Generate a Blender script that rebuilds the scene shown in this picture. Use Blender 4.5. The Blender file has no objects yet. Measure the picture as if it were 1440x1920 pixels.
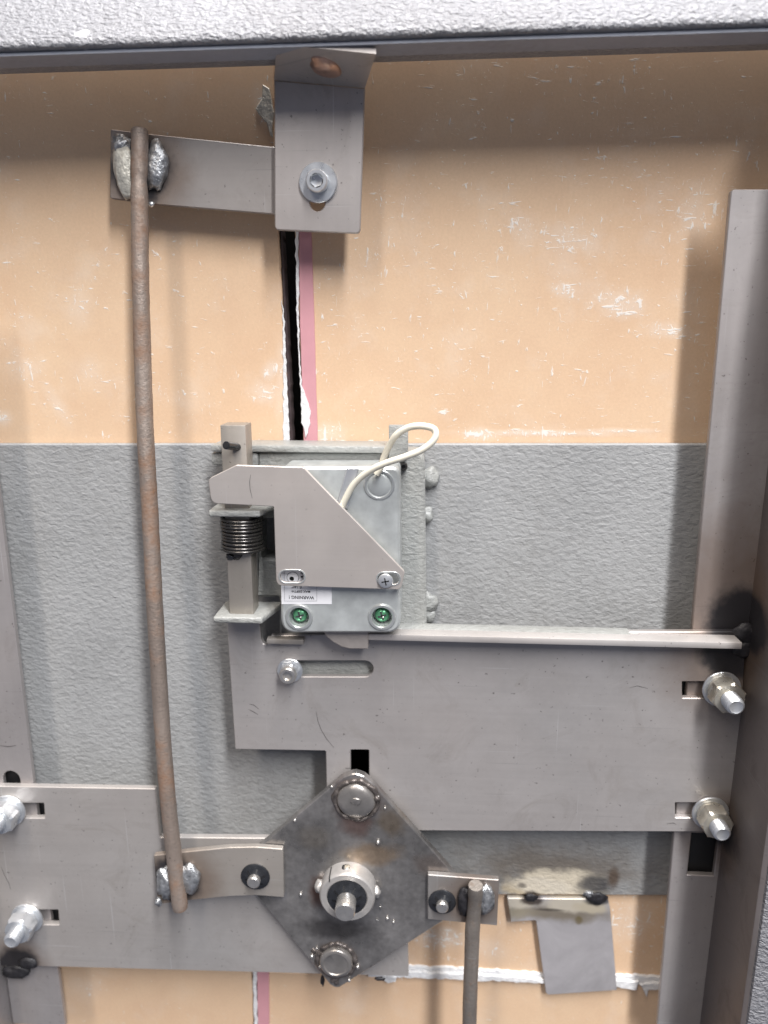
import bpy, bmesh, math, random
from mathutils import Vector, Matrix, Euler, noise
from mathutils.geometry import delaunay_2d_cdt
R = math.radians
sc = bpy.context.scene
COL = sc.collection

# ------------------------------------------------------------------ camera
F_PX, W_PX, H_PX = 1400.0, 1440.0, 1920.0
CAM_LOC = Vector((0.0, -0.40, 0.60))
CAM_ROT = Euler((R(90 - 13.5), 0.0, R(3.5)), 'XYZ')
cd = bpy.data.cameras.new('camera'); cam = bpy.data.objects.new('camera', cd); COL.objects.link(cam)
cam.location = CAM_LOC; cam.rotation_euler = CAM_ROT
cd.sensor_fit = 'VERTICAL'; cd.sensor_height = 24.0; cd.lens = 24.0 * F_PX / H_PX
cd.clip_start = 0.01; cd.clip_end = 50
cd.dof.use_dof = True; cd.dof.focus_distance = 0.375; cd.dof.aperture_fstop = 4.0
sc.camera = cam

# ------------------------------------------------------------------ ambient room light and lamps
w = bpy.data.worlds.new('World'); sc.world = w; w.use_nodes = True
bg = w.node_tree.nodes['Background']
bg.inputs['Color'].default_value = (0.84, 0.89, 1.12, 1); bg.inputs['Strength'].default_value = 0.17

def strip_lamp(name, loc, target, sx, sy, power, color):
    d = bpy.data.lights.new(name, 'AREA'); d.shape = 'RECTANGLE'; d.size = sx; d.size_y = sy
    d.energy = power; d.color = color
    o = bpy.data.objects.new(name, d); COL.objects.link(o); o.location = loc
    o.rotation_euler = (Vector(target) - Vector(loc)).to_track_quat('-Z', 'Y').to_euler()
    return o
strip_lamp('workshop_lamp_a', (-0.50, -1.20, 3.2), (0, 0, 0.5), 0.36, 4.2, 82, (1.0, 0.90, 0.80))
strip_lamp('workshop_lamp_b', (0.58, -1.20, 3.2), (0, 0, 0.5), 0.30, 4.2, 288, (0.99, 0.985, 1.0))

vs = sc.view_settings
vs.view_transform = 'Standard'; vs.look = 'None'; vs.exposure = 0.0; vs.gamma = 1.0
vs.use_curve_mapping = False

# ------------------------------------------------------------------ helpers: measuring
RM = CAM_ROT.to_matrix()
def at(px, py, y):
    """point on the plane at depth y (metres, 0 = face of the boards) seen at that photo position"""
    d = RM @ Vector(((px - W_PX / 2) / F_PX, (H_PX / 2 - py) / F_PX, -1.0))
    t = (y - CAM_LOC.y) / d.y
    return CAM_LOC + d * t
def at2(px, py, y):
    p = at(px, py, y); return (p.x, p.z)
def pp(pts, y):
    return [at2(a, b, y) for a, b in pts]

# ------------------------------------------------------------------ helpers: objects
def setp(o, label=None, cat=None, group=None, kind=None):
    if label: o['label'] = label
    if cat: o['category'] = cat
    if group: o['group'] = group
    if kind: o['kind'] = kind
    return o
def thing(name, loc, label, cat, group=None, kind=None):
    o = bpy.data.objects.new(name, None); COL.objects.link(o); o.location = loc
    o.empty_display_size = 0.01
    return setp(o, label, cat, group, kind)
def root_of(p):
    v = Vector((0, 0, 0))
    while p is not None:
        v += p.location; p = p.parent
    return v
def link(name, me, m, parent=None, smooth=None):
    """mesh given in world coordinates; stored relative to its parent"""
    if parent is not None:
        me.transform(Matrix.Translation(-root_of(parent)))
    if m: me.materials.append(m)
    if smooth is not None:
        for p in me.polygons: p.use_smooth = True
        me.set_sharp_from_angle(angle=R(smooth))
    o = bpy.data.objects.new(name, me); COL.objects.link(o)
    o.parent = parent
    return o
def mesh(name, verts, faces):
    me = bpy.data.meshes.new(name); me.from_pydata([tuple(v) for v in verts], [], faces)
    me.validate(); me.update()
    bm = bmesh.new(); bm.from_mesh(me); bmesh.ops.recalc_face_normals(bm, faces=bm.faces); bm.to_mesh(me); bm.free()
    return me

def area2(l):
    return 0.5 * sum(l[i][0] * l[(i + 1) % len(l)][1] - l[(i + 1) % len(l)][0] * l[i][1] for i in range(len(l)))
def inset(l, d):
    n = len(l); out = []
    for i in range(n):
        p0, p1, p2 = Vector(l[i - 1]), Vector(l[i]), Vector(l[(i + 1) % n])
        e1 = (p1 - p0); e2 = (p2 - p1)
        if e1.length < 1e-9: e1 = e2
        if e2.length < 1e-9: e2 = e1
        e1 = e1.normalized(); e2 = e2.normalized()
        n1 = Vector((-e1.y, e1.x)); n2 = Vector((-e2.y, e2.x))
        m = n1 + n2
        if m.length < 1e-6: m = n1
        m.normalize(); k = 1.0 / max(0.35, m.dot(n1))
        q = p1 + m * d * k; out.append((q.x, q.y))
    return out
def rounded(pts, r, seg=5):
    """round every corner of a 2D loop; r a number or one per corner"""
    n = len(pts); out = []
    rs = r if isinstance(r, (list, tuple)) else [r] * n
    for i in range(n):
        p0, p1, p2 = Vector(pts[i - 1]), Vector(pts[i]), Vector(pts[(i + 1) % n])
        if rs[i] <= 0: out.append(tuple(p1)); continue
        a = (p0 - p1); b = (p2 - p1)
        ang = a.angle(b); d = min(rs[i] / max(math.tan(ang / 2), 1e-3), a.length * .48, b.length * .48)
        s = p1 + a.normalized() * d; e = p1 + b.normalized() * d
        for k in range(seg + 1):
            t = k / seg
            q = s * (1 - t) ** 2 + p1 * 2 * t * (1 - t) + e * t ** 2
            out.append((q.x, q.y))
    return out
def circ(c, r, n=24):
    return [(c[0] + r * math.cos(2 * math.pi * k / n), c[1] + r * math.sin(2 * math.pi * k / n)) for k in range(n)]
def slot(a, b, r, n=8):
    a = Vector(a); b = Vector(b); d = math.atan2(b.y - a.y, b.x - a.x); out = []
    for k in range(n + 1):
        t = d - math.pi / 2 + math.pi * k / n; out.append((b.x + r * math.cos(t), b.y + r * math.sin(t)))
    for k in range(n + 1):
        t = d + math.pi / 2 + math.pi * k / n; out.append((a.x + r * math.cos(t), a.y + r * math.sin(t)))
    return out
def densify(l, step):
    out = []
    for i in range(len(l)):
        a, b = Vector(l[i]), Vector(l[(i + 1) % len(l)])
        k = max(1, int((b - a).length / step))
        for j in range(k): q = a.lerp(b, j / k); out.append((q.x, q.y))
    return out
def plate_mesh(name, outer, yf, th, holes=(), ch=0.0004):
    loops = [list(outer) if area2(outer) > 0 else list(outer)[::-1]]
    for h in holes: loops.append(list(h) if area2(h) < 0 else list(h)[::-1])
    verts, faces, f_idx, b_idx = [], [], [], []
    for l in loops:
        n = len(l); b0 = len(verts)
        verts += [(x, yf, z) for x, z in inset(l, ch)]
        verts += [(x, yf + ch, z) for x, z in l]
        verts += [(x, yf + th, z) for x, z in l]
        for i in range(n):
            j = (i + 1) % n
            faces.append((b0 + i, b0 + j, b0 + n + j, b0 + n + i))
            faces.append((b0 + n + i, b0 + n + j, b0 + 2 * n + j, b0 + 2 * n + i))
        f_idx += [b0 + i for i in range(n)]; b_idx += [b0 + 2 * n + i for i in range(n)]
    flat = [Vector(p) for l in loops for p in l]; edges = []; k0 = 0
    for l in loops:
        edges += [(k0 + i, k0 + (i + 1) % len(l)) for i in range(len(l))]; k0 += len(l)
    nv, _, nf, ov, _, _ = delaunay_2d_cdt(flat, edges, [], 0, 1e-7)
    def inside(p):
        c = False
        for l in loops:
            for i in range(len(l)):
                (xa, ya), (xb, yb) = l[i], l[(i + 1) % len(l)]
                if (ya > p[1]) != (yb > p[1]) and p[0] < (xb - xa) * (p[1] - ya) / (yb - ya) + xa: c = not c
        return c
    for t in nf:
        c = sum((nv[i] for i in t), Vector((0, 0))) / 3
        ids = [ov[i][0] if ov[i] else -1 for i in t]
        if -1 in ids or not inside(c): continue
        faces.append(tuple(f_idx[i] for i in ids)); faces.append(tuple(b_idx[i] for i in reversed(ids)))
    return mesh(name, verts, faces)
def plate(name, outer, yf, th, m, parent=None, holes=(), ch=0.0004):
    return link(name, plate_mesh(name, outer, yf, th, holes, ch), m, parent)
def xform(me, M): me.transform(M); return me

def frame(axis):
    axis = Vector(axis).normalized()
    u = axis.orthogonal().normalized(); v = axis.cross(u)
    return u, v, axis
def lathe(name, base, axis, prof, m, parent=None, n=32, smooth=35, phase=0.0, wob=0.0, seed=0):
    """prof: list of (r, h) along axis"""
    base = Vector(base)
    ax = Vector(axis).normalized()
    ref = Vector((1, 0, 0)) if abs(ax.x) < .9 else Vector((0, 0, 1))
    u = (ref - ax * ref.dot(ax)).normalized(); v = ax.cross(u)
    verts, faces, rings = [], [], []
    for r, h in prof:
        if r <= 1e-7:
            rings.append([len(verts)]); verts.append(base + ax * h)
        else:
            ids = []
            for k in range(n):
                a = 2 * math.pi * k / n + phase
                rr = r * (1 + wob * noise.noise(Vector((math.cos(a) * 1.5 + seed, math.sin(a) * 1.5, h * 300))))
                ids.append(len(verts)); verts.append(base + ax * h + (u * math.cos(a) + v * math.sin(a)) * rr)
            rings.append(ids)
    for A, B in zip(rings, rings[1:]):
        for k in range(n):
            k2 = (k + 1) % n
            if len(A) == 1 and len(B) == 1: continue
            if len(A) == 1: faces.append((A[0], B[k], B[k2]))
            elif len(B) == 1: faces.append((A[k], A[k2], B[0]))
            else: faces.append((A[k], A[k2], B[k2], B[k]))
    return link(name, mesh(name, verts, faces), m, parent, smooth)
def tube(name, pts, r, m, parent=None, n=14, smooth=60, caps=True, wob=0.0, seed=0):
    pts = [Vector(p) for p in pts]; N = len(pts)
    rs = r if isinstance(r, (list, tuple)) else [r] * N
    verts, faces = [], []
    u = None
    for i, p in enumerate(pts):
        t = (pts[min(i + 1, N - 1)] - pts[max(i - 1, 0)]).normalized()
        u = t.orthogonal() if u is None else u - t * u.dot(t)
        u.normalize(); v = t.cross(u)
        for k in range(n):
            a = 2 * math.pi * k / n
            d = u * math.cos(a) + v * math.sin(a)
            rr = rs[i] * (1 + wob * noise.noise(Vector((p.x * 260 + seed, p.z * 260, math.cos(a) * 1.3 + math.sin(a)))))
            verts.append(p + d * rr)
    for i in range(N - 1):
        for k in range(n):
            k2 = (k + 1) % n
            faces.append((i * n + k, i * n + k2, (i + 1) * n + k2, (i + 1) * n + k))
    if caps:
        for base in (0, (N - 1) * n):
            c = len(verts); i = 0 if base == 0 else N - 1
            verts.append(pts[i])
            for k in range(n): faces.append((base + k, base + (k + 1) % n, c))
    return link(name, mesh(name, verts, faces), m, parent, smooth)
def smooth_path(pts, n=6):
    pts = [Vector(p) for p in pts]; out = []
    for i in range(len(pts) - 1):
        p0, p1, p2, p3 = pts[max(i - 1, 0)], pts[i], pts[i + 1], pts[min(i + 2, len(pts) - 1)]
        for k in range(n):
            t = k / n
            out.append(0.5 * ((2 * p1) + (p2 - p0) * t + (2 * p0 - 5 * p1 + 4 * p2 - p3) * t * t + (3 * p1 - p0 - 3 * p2 + p3) * t ** 3))
    out.append(pts[-1]); return out
def blob_mesh(name, c, s, seed=0, amp=0.25, freq=1.6, sub=3, rot=0.0, ripple=0.0):
    bm = bmesh.new(); bmesh.ops.create_icosphere(bm, subdivisions=sub, radius=1)
    for vv in bm.verts:
        d = vv.co.normalized()
        k = 1 + amp * noise.noise(d * freq + Vector((seed * 3.1, seed * 1.7, seed))) + amp * .5 * noise.noise(d * freq * 2.7 + Vector((seed, 0, 9)))
        k += ripple * math.sin(d.z * 11 + seed)
        vv.co = d * k
    bm.transform(Matrix.Translation(Vector(c)) @ Matrix.Rotation(rot, 4, 'Y') @ Matrix.Diagonal((s[0], s[1], s[2], 1)))
    me = bpy.data.meshes.new(name); bm.to_mesh(me); bm.free(); return me
def blob(name, c, s, m, parent=None, **k):
    return link(name, blob_mesh(name, c, s, **k), m, parent, 180)
def join_meshes(name, mes, m, parent=None, smooth=None):
    bm = bmesh.new()
    for me in mes: bm.from_mesh(me)
    me = bpy.data.meshes.new(name); bm.to_mesh(me); bm.free()
    return link(name, me, m, parent, smooth)
def box_mesh(name, x0, x1, y0, y1, z0, z1, bev=0.0006, seg=2):
    bm = bmesh.new(); bmesh.ops.create_cube(bm, size=1)
    bm.transform(Matrix.Translation(((x0 + x1) / 2, (y0 + y1) / 2, (z0 + z1) / 2)) @ Matrix.Diagonal((abs(x1 - x0), abs(y1 - y0), abs(z1 - z0), 1)))
    if bev: bmesh.ops.bevel(bm, geom=bm.edges[:], offset=bev, segments=seg, affect='EDGES', profile=.5)
    me = bpy.data.meshes.new(name); bm.to_mesh(me); bm.free(); return me
def box(name, x0, x1, y0, y1, z0, z1, m, parent=None, bev=0.0006, seg=2):
    return link(name, box_mesh(name, x0, x1, y0, y1, z0, z1, bev, seg), m, parent, 40)

# ------------------------------------------------------------------ materials
class NT:
    def __init__(s, name):
        s.m = bpy.data.materials.new(name); s.m.use_nodes = True; s.t = s.m.node_tree
        s.b = s.t.nodes['Principled BSDF']
        s.pos = s.t.nodes.new('ShaderNodeNewGeometry').outputs['Position']
    def n(s, typ, **k):
        o = s.t.nodes.new(typ)
        for a, v in k.items(): setattr(o, a, v)
        return o
    def put(s, sock, v):
        if isinstance(v, bpy.types.NodeSocket): s.t.links.new(v, sock)
        elif isinstance(v, (tuple, list)) and len(v) == 3 and sock.type == 'RGBA': sock.default_value = (*v, 1)
        else: sock.default_value = v
    def noise(s, scale, detail=4, rough=.55, vec=None, dist=0.0):
        o = s.n('ShaderNodeTexNoise'); s.put(o.inputs['Vector'], vec or s.pos)
        o.inputs['Scale'].default_value = scale; o.inputs['Detail'].default_value = detail
        o.inputs['Roughness'].default_value = rough; o.inputs['Distortion'].default_value = dist
        return o.outputs['Fac']
    def scaled(s, sx, sy, sz):
        o = s.n('ShaderNodeVectorMath', operation='MULTIPLY'); s.put(o.inputs[0], s.pos)
        o.inputs[1].default_value = (sx, sy, sz); return o.outputs[0]
    def mapped(s, loc, ang, scale):
        o = s.n('ShaderNodeMapping', vector_type='TEXTURE'); s.put(o.inputs['Vector'], s.pos)
        o.inputs['Location'].default_value = loc; o.inputs['Rotation'].default_value = (0, ang, 0)
        o.inputs['Scale'].default_value = scale; return o.outputs[0]
    def length(s, v):
        o = s.n('ShaderNodeVectorMath', operation='LENGTH'); s.put(o.inputs[0], v); return o.outputs['Value']
    def math(s, op, a, b=None, c=None, clamp=False):
        o = s.n('ShaderNodeMath', operation=op, use_clamp=clamp); s.put(o.inputs[0], a)
        if b is not None: s.put(o.inputs[1], b)
        if c is not None: s.put(o.inputs[2], c)
        return o.outputs[0]
    def rng(s, v, a, b, c=0.0, d=1.0, smooth=False):
        o = s.n('ShaderNodeMapRange'); o.interpolation_type = 'SMOOTHSTEP' if smooth else 'LINEAR'
        s.put(o.inputs['Value'], v)
        for k, x in zip(('From Min', 'From Max', 'To Min', 'To Max'), (a, b, c, d)): o.inputs[k].default_value = x
        return o.outputs['Result']
    def mix(s, f, a, b, mode='MIX'):
        o = s.n('ShaderNodeMix', data_type='RGBA', blend_type=mode)
        s.put(o.inputs[0], f); s.put(o.inputs[6], a); s.put(o.inputs[7], b); return o.outputs[2]
    def mixf(s, f, a, b):
        o = s.n('ShaderNodeMix', data_type='FLOAT')
        s.put(o.inputs[0], f); s.put(o.inputs[2], a); s.put(o.inputs[3], b); return o.outputs[0]
    def bump(s, h, strength, dist, prev=None):
        o = s.n('ShaderNodeBump'); o.inputs['Strength'].default_value = strength; o.inputs['Distance'].default_value = dist
        s.put(o.inputs['Height'], h)
        if prev is not None: s.put(o.inputs['Normal'], prev)
        return o.outputs[0]
    def out(s, **k):
        for a, v in k.items():
            s.put(s.b.inputs[{'col': 'Base Color', 'rough': 'Roughness', 'metal': 'Metallic', 'nor': 'Normal', 'spec': 'Specular IOR Level', 'coat': 'Coat Weight'}[a]], v)
        return s.m

def spot(t, px, py, y, rx, rz, ang=0.0, wob=0.5, nscale=120, hard=(1.0, 0.55)):
    """soft-edged ragged patch at a place on the object: a stain with its own shape"""
    p = at(px, py, y)
    l = t.length(t.mapped((p.x, p.y, p.z), ang, (rx, .03, rz)))
    nn = t.noise(nscale, 4, .6)
    l = t.math('ADD', l, t.math('MULTIPLY', t.math('SUBTRACT', nn, 0.5), wob * 2))
    return t.rng(l, hard[0], hard[1], 0, 1, True)

def steel(name, base=(.36, .345, .335), rough=.42, metal=.75, burns=(), brush=(6, 6, 260), mott=.16, rust=None, wear=1.0):
    t = NT(name)
    big = t.noise(22, 5, .6); fine = t.noise(1.0, 3, .6, vec=t.scaled(*brush)); spk = t.noise(420, 2)
    v = t.math('ADD', t.math('MULTIPLY', t.math('SUBTRACT', big, .5), mott * 2.2), t.math('MULTIPLY', t.math('SUBTRACT', fine, .5), mott * 1.0))
    v = t.math('ADD', v, t.math('MULTIPLY', t.math('SUBTRACT', spk, .5), mott * .5))
    v = t.math('ADD', v, 1.0)
    col = t.mix(1.0, base, v, 'MULTIPLY')
    tint = t.rng(t.noise(9, 3), .35, .7)
    col = t.mix(t.math('MULTIPLY', tint, .25), col, (base[0] * 1.05, base[1] * .93, base[2] * .86))
    rg = t.math('ADD', t.math('MULTIPLY', t.math('SUBTRACT', big, .5), .25), rough)
    mt = metal
    smudge = t.math('MULTIPLY', t.rng(t.noise(30, 6, .72, dist=1.2), .54, .72), .34 * wear)
    col = t.mix(smudge, col, (base[0] * .52, base[1] * .48, base[2] * .44))
    pale = t.math('MULTIPLY', t.rng(t.noise(13, 4, .6, dist=.8), .52, .75), .28)
    col = t.mix(pale, col, (base[0] * 1.35, base[1] * 1.36, base[2] * 1.38))
    speck = t.rng(t.noise(520, 2, .5), .70, .76)
    col = t.mix(t.math('MULTIPLY', speck, .6 * wear), col, (.07, .06, .055))
    for i, (sx, sz, ang) in enumerate(((14, 900, .06), (16, 1000, .9), (900, 14, -.15))):
        vv = t.n('ShaderNodeMapping'); t.put(vv.inputs['Vector'], t.pos); vv.inputs['Rotation'].default_value = (0, ang, 0)
        vv.inputs['Scale'].default_value = (sx, 8, sz); vv.inputs['Location'].default_value = (i * 7.7, 0, i * 2.1)
        hl = t.math('MULTIPLY', t.rng(t.noise(1.0, 1, .5, vec=vv.outputs[0]), .74, .80), .4 * wear)
        col = t.mix(hl, col, (base[0] * (1.5 if i != 1 else .45),) * 3)
    rg = t.math('ADD', rg, t.math('MULTIPLY', smudge, .35))
    for px, py, y, rb, rh in burns:
        halo = spot(t, px, py, y, rh, rh, wob=.28, nscale=40, hard=(1.0, .35))
        core = spot(t, px, py, y, rb, rb, wob=.3, nscale=70, hard=(1.0, .6))
        col = t.mix(t.math('MULTIPLY', halo, .62), col, (.17, .105, .065))
        col = t.mix(t.math('MULTIPLY', core, .96), col, (.012, .012, .016))
        rg = t.mixf(core, rg, .62); mt = t.mixf(core, mt, .1)
    if rust:
        rm = t.rng(t.noise(rust[0], 6, .65), rust[1], rust[2]); col = t.mix(rm, col, rust[3]); rg = t.mixf(rm, rg, .75); mt = t.mixf(rm, mt, .05)
    nb = t.bump(fine, .06, .0006); nb = t.bump(t.noise(14, 2), .08, .004, nb)
    if rust: nb = t.bump(t.noise(650, 4, .7), .55, .0008, nb)
    return t.out(col=col, rough=rg, metal=mt, nor=nb)

def rough_paint(name, base=(.305, .308, .306), scale=410, strength=.72, dist=.0010, extra=None, rough=.55, flat=None):
    t = NT(name)
    h1 = t.noise(1.0, 3, .5, vec=t.scaled(scale * .74, scale, scale * 1.2), dist=.4)
    h2 = t.noise(scale * 2.6, 3, .6)
    h = t.math('ADD', h1, t.math('MULTIPLY', h2, .16))
    tone = t.noise(16, 4)
    col = t.mix(1.0, base, t.rng(tone, .25, .75, .80, 1.14), 'MULTIPLY')
    grime = t.math('MULTIPLY', t.rng(t.noise(6.5, 5, .7), .50, .72), .38)
    col = t.mix(grime, col, (base[0] * .62, base[1] * .58, base[2] * .53))
    rub = t.math('MULTIPLY', t.rng(t.noise(1.0, 5, .7, vec=t.scaled(35, 35, 90)), .60, .74), .30)
    col = t.mix(rub, col, (base[0] * 1.45, base[1] * 1.45, base[2] * 1.45))
    col = t.mix(t.rng(h1, .35, .62, .0, .4), col, (base[0] * 1.22, base[1] * 1.23, base[2] * 1.24))
    mt = 0.0; rg = rough
    if extra: col, rg, mt = extra(t, col, rg, mt)
    nb = t.bump(h, strength, dist)
    return t.out(col=col, rough=rg, metal=mt, nor=nb, spec=.55)

def simple(name, col, rough, metal=0.0, var=.12, nscale=200, bump=.1, bdist=.0004, coat=0.0):
    t = NT(name); nn = t.noise(nscale, 4)
    c = t.mix(1.0, col, t.rng(nn, .2, .8, 1 - var, 1 + var), 'MULTIPLY')
    return t.out(col=c, rough=t.rng(nn, .2, .8, rough * .8, rough * 1.2), metal=metal, nor=t.bump(nn, bump, bdist), coat=coat)

def board_paper(name, smears=(), dens=0.0):
    t = NT(name)
    fib = t.noise(700, 4, .65); tone = t.noise(7, 6, .68); mid = t.noise(60, 4)
    col = t.mix(t.rng(tone, .3, .72), (.675, .462, .298), (.735, .54, .362))
    col = t.mix(1.0, col, t.rng(fib, .2, .8, .93, 1.07), 'MULTIPLY')
    col = t.mix(t.rng(mid, .45, .75, 0, .3), col, (.60, .40, .26))
    # dry plaster dust: short flecks and scuffs in several directions
    region = t.rng(t.noise(17, 3), .40, .62)
    heavy = None
    for q in smears:
        sp = t.math('MULTIPLY', spot(t, *q[:5], ang=q[5], wob=q[6] * .7, nscale=q[7] * .5, hard=(1.1, .0)), q[8])
        heavy = sp if heavy is None else t.math('MAXIMUM', heavy, sp)
    lift = t.math('ADD', t.math('MULTIPLY', heavy, .15), t.math('MULTIPLY', region, .035))
    white = None
    for i, (sx, sz, ang, th) in enumerate(((110, 430, .12, .705), (420, 110, -.25, .71), (230, 260, .5, .715), (620, 640, 0, .735))):
        v = t.n('ShaderNodeMapping'); t.put(v.inputs['Vector'], t.pos); v.inputs['Rotation'].default_value = (0, ang, 0)
        v.inputs['Scale'].default_value = (sx, 300, sz); v.inputs['Location'].default_value = (i * 3.3, 0, i)
        f = t.math('ADD', t.noise(1.0, 3, .62, vec=v.outputs[0], dist=.4), lift)
        f = t.rng(f, th - dens, th + .07 - dens)
        white = f if white is None else t.math('MAXIMUM', white, f)
    film = t.math('MULTIPLY', t.rng(t.noise(34, 5, .65), .52, .78), .20)
    film = t.math('MAXIMUM', film, t.math('MULTIPLY', heavy, .35))
    white = t.math('MAXIMUM', t.math('MULTIPLY', white, .85), film)
    col = t.mix(white, col, (.80, .78, .74))
    nb = t.bump(fib, .12, .0004); nb = t.bump(white, .35, .0005, nb)
    return t.out(col=col, rough=t.mixf(white, .62, .85), nor=nb, spec=.4)

M = {}
SM = [  # plaster smears on the boards: px, py, depth, half width, half height, turn, raggedness, grain, strength
    (508, 695, 0, .006, .009, .5, .55, 160, .9), (496, 735, 0, .011, .010, -.4, .95, 190, .8), (525, 720, 0, .004, .030, .05, .8, 160, .55),
    (150, 575, 0, .010, .016, .3, .9, 150, .5), (105, 755, 0, .006, .020, -.5, .6, 130, .55), (8, 785, 0, .007, .006, 0, .5, 160, .95),
    (490, 195, 0, .006, .012, -.2, .6, 150, .8), (45, 690, 0, .016, .014, .2, 1.0, 190, .5), (170, 700, 0, .014, .012, .0, 1.0, 210, .4)]
SMR = [(1010, 812, 0, .060, .0026, 0, .75, 210, .95), (900, 814, 0, .014, .0045, 0, .7, 200, .95), (1160, 808, 0, .028, .002, .0, .7, 200, .8),
    (1160, 570, 0, .022, .010, .15, 1.1, 260, .75), (1060, 545, 0, .012, .006, .3, 1.0, 250, .7), (1250, 620, 0, .020, .006, .1, 1.0, 250, .65),
    (1075, 450, 0, .024, .012, .2, 1.1, 260, .55), (1300, 400, 0, .014, .020, .1, 1.1, 260, .5), (610, 815, 0, .016, .008, .0, 1.0, 220, .7), (980, 430, 0, .010, .014, -.3, 1.1, 240, .5),
    (830, 1760, 0, .030, .010, .1, .9, 130, .7), (840, 1745, 0, .010, .004, .1, .5, 160, .95), (920, 1780, 0, .020, .012, .5, .9, 110, .45), (1180, 1730, 0, .018, .024, .2, 1.1, 260, .5)]
M['board_l'] = board_paper('board_paper_left', SM, .028)
M['board_r'] = board_paper('board_paper_right', SMR, .040)
M['board_b'] = board_paper('board_paper_lower', [(660, 1880, 0, .014, .018, .2, 1.0, 200, .5), (160, 1850, 0, .02, .016, .2, 1.0, 200, .4)], .0)
M['edge_dark'] = simple('charred_board_core', (.055, .038, .04), .8, var=.5, nscale=160, bump=.6, bdist=.001)
M['pink'] = simple('pink_paper', (.60, .30, .33), .65, var=.06, nscale=90, bump=.08)
M['plaster'] = simple('torn_white_paper', (.74, .74, .74), .8, var=.14, nscale=330, bump=.8, bdist=.0012)
M['cavity'] = simple('dark_cavity_steel', (.015, .014, .015), .7)

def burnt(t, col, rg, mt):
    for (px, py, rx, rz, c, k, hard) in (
        (1030, 1630, .085, .030, (.13, .10, .068), .72, (1.0, .1)),  # real brown scorch, widened and deepened as painted shade below the lock plate
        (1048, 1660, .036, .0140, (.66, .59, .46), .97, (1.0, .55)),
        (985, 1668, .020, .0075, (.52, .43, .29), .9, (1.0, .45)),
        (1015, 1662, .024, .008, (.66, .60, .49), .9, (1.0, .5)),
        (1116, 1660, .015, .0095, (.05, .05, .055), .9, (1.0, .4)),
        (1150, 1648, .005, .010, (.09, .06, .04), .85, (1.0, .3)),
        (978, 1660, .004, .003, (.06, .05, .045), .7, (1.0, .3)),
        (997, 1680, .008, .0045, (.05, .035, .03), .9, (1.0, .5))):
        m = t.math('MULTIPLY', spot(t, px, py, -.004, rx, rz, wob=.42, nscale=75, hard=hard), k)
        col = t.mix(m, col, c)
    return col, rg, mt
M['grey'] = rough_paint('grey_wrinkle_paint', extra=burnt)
M['grey_mount'] = rough_paint('grey_hammered_paint', base=(.31, .315, .30), scale=420, strength=.65, dist=.0012, rough=.38)
M['rail'] = rough_paint('pale_grey_wrinkle_paint', base=(.27, .27, .285), scale=520, strength=1.0, dist=.0020, rough=.35)
M['rail_shade'] = rough_paint('shaded_lip_paint', base=(.30, .32, .37), scale=420, strength=.3, dist=.0006)  # copy of the rail paint with the lip's bluish shade in its colour

S0 = (.45, .43, .418)
M['steel_dark'] = steel('shaded_steel_leg', (.17, .15, .145), .5, .4, burns=[(1400, 1165, -.024, .020, .06), (1388, 1552, -.024, .018, .034)], brush=(260, 6, 6))  # angle steel again, side leg coloured darker in place of shade, plus weld burns
M['steel_bar'] = steel('scraped_steel_bar', (.50, .475, .455), .4, .4)
M['steel_r'] = steel('mill_steel_lock_plate', S0, .40, .45, burns=[(1390, 1212, -.0275, .026, .058), (1382, 1548, -.0275, .018, .034)])
M['steel_angle'] = steel('mill_steel_angle', (.38, .36, .355), .42, .45, burns=[(1396, 1172, -.024, .027, .090), (1384, 1552, -.024, .022, .040)], brush=(260, 6, 6))
M['steel_l'] = steel('mill_steel_left_plate', (.45, .43, .412), .40, .45, burns=[(35, 1808, -.0275, .017, .026)])
M['steel_br'] = steel('mill_steel_bracket', (.45, .425, .41), .38, .45, brush=(200, 6, 6))
M['steel_arm'] = steel('mill_steel_arm', (.36, .34, .325), .42, .45, burns=[(262, 318, -.016, .019, .034)])
M['steel_link'] = steel('mill_steel_link', (.37, .345, .315), .38, .45, burns=[(330, 1650, -.038, .019, .034)])
M['steel_link2'] = steel('mill_steel_short_link', (.30, .29, .28), .34, .45, burns=[(886, 1685, -.038, .012, .026)])
def tab_mat():
    t = NT('mill_steel_tab')
    big = t.noise(24, 5, .65, dist=1.5); col = t.mix(t.rng(big, .3, .7), (.40, .385, .39), (.52, .50, .51))
    for (px, py, rx, rz, c, k, hard) in (
        (1050, 1712, .048, .009, (.22, .18, .12), .8, (1.0, .3)), (965, 1710, .018, .008, (.40, .35, .25), .7, (1.0, .3)),
        (975, 1692, .013, .006, (.66, .60, .49), .95, (1.0, .5)), (1075, 1696, .024, .0075, (.66, .60, .49), .95, (1.0, .5)),
        (1110, 1702, .014, .006, (.60, .53, .40), .9, (1.0, .5)), (1118, 1688, .010, .0052, (.05, .05, .055), .92, (1.0, .5)), (996, 1688, .009, .005, (.055, .04, .035), .92, (1.0, .5)),
        (1030, 1706, .012, .0014, (.07, .06, .05), .7, (1.0, .4)), (1085, 1725, .003, .004, (.16, .12, .04), .7, (1.0, .4))):
        col = t.mix(t.math('MULTIPLY', spot(t, px, py, -.0047, rx, rz, wob=.45, nscale=90, hard=hard), k), col, c)
    return t.out(col=col, rough=t.rng(big, .2, .8, .38, .55), metal=.35, nor=t.bump(big, .12, .002))
M['steel_tab'] = tab_mat()
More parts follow.
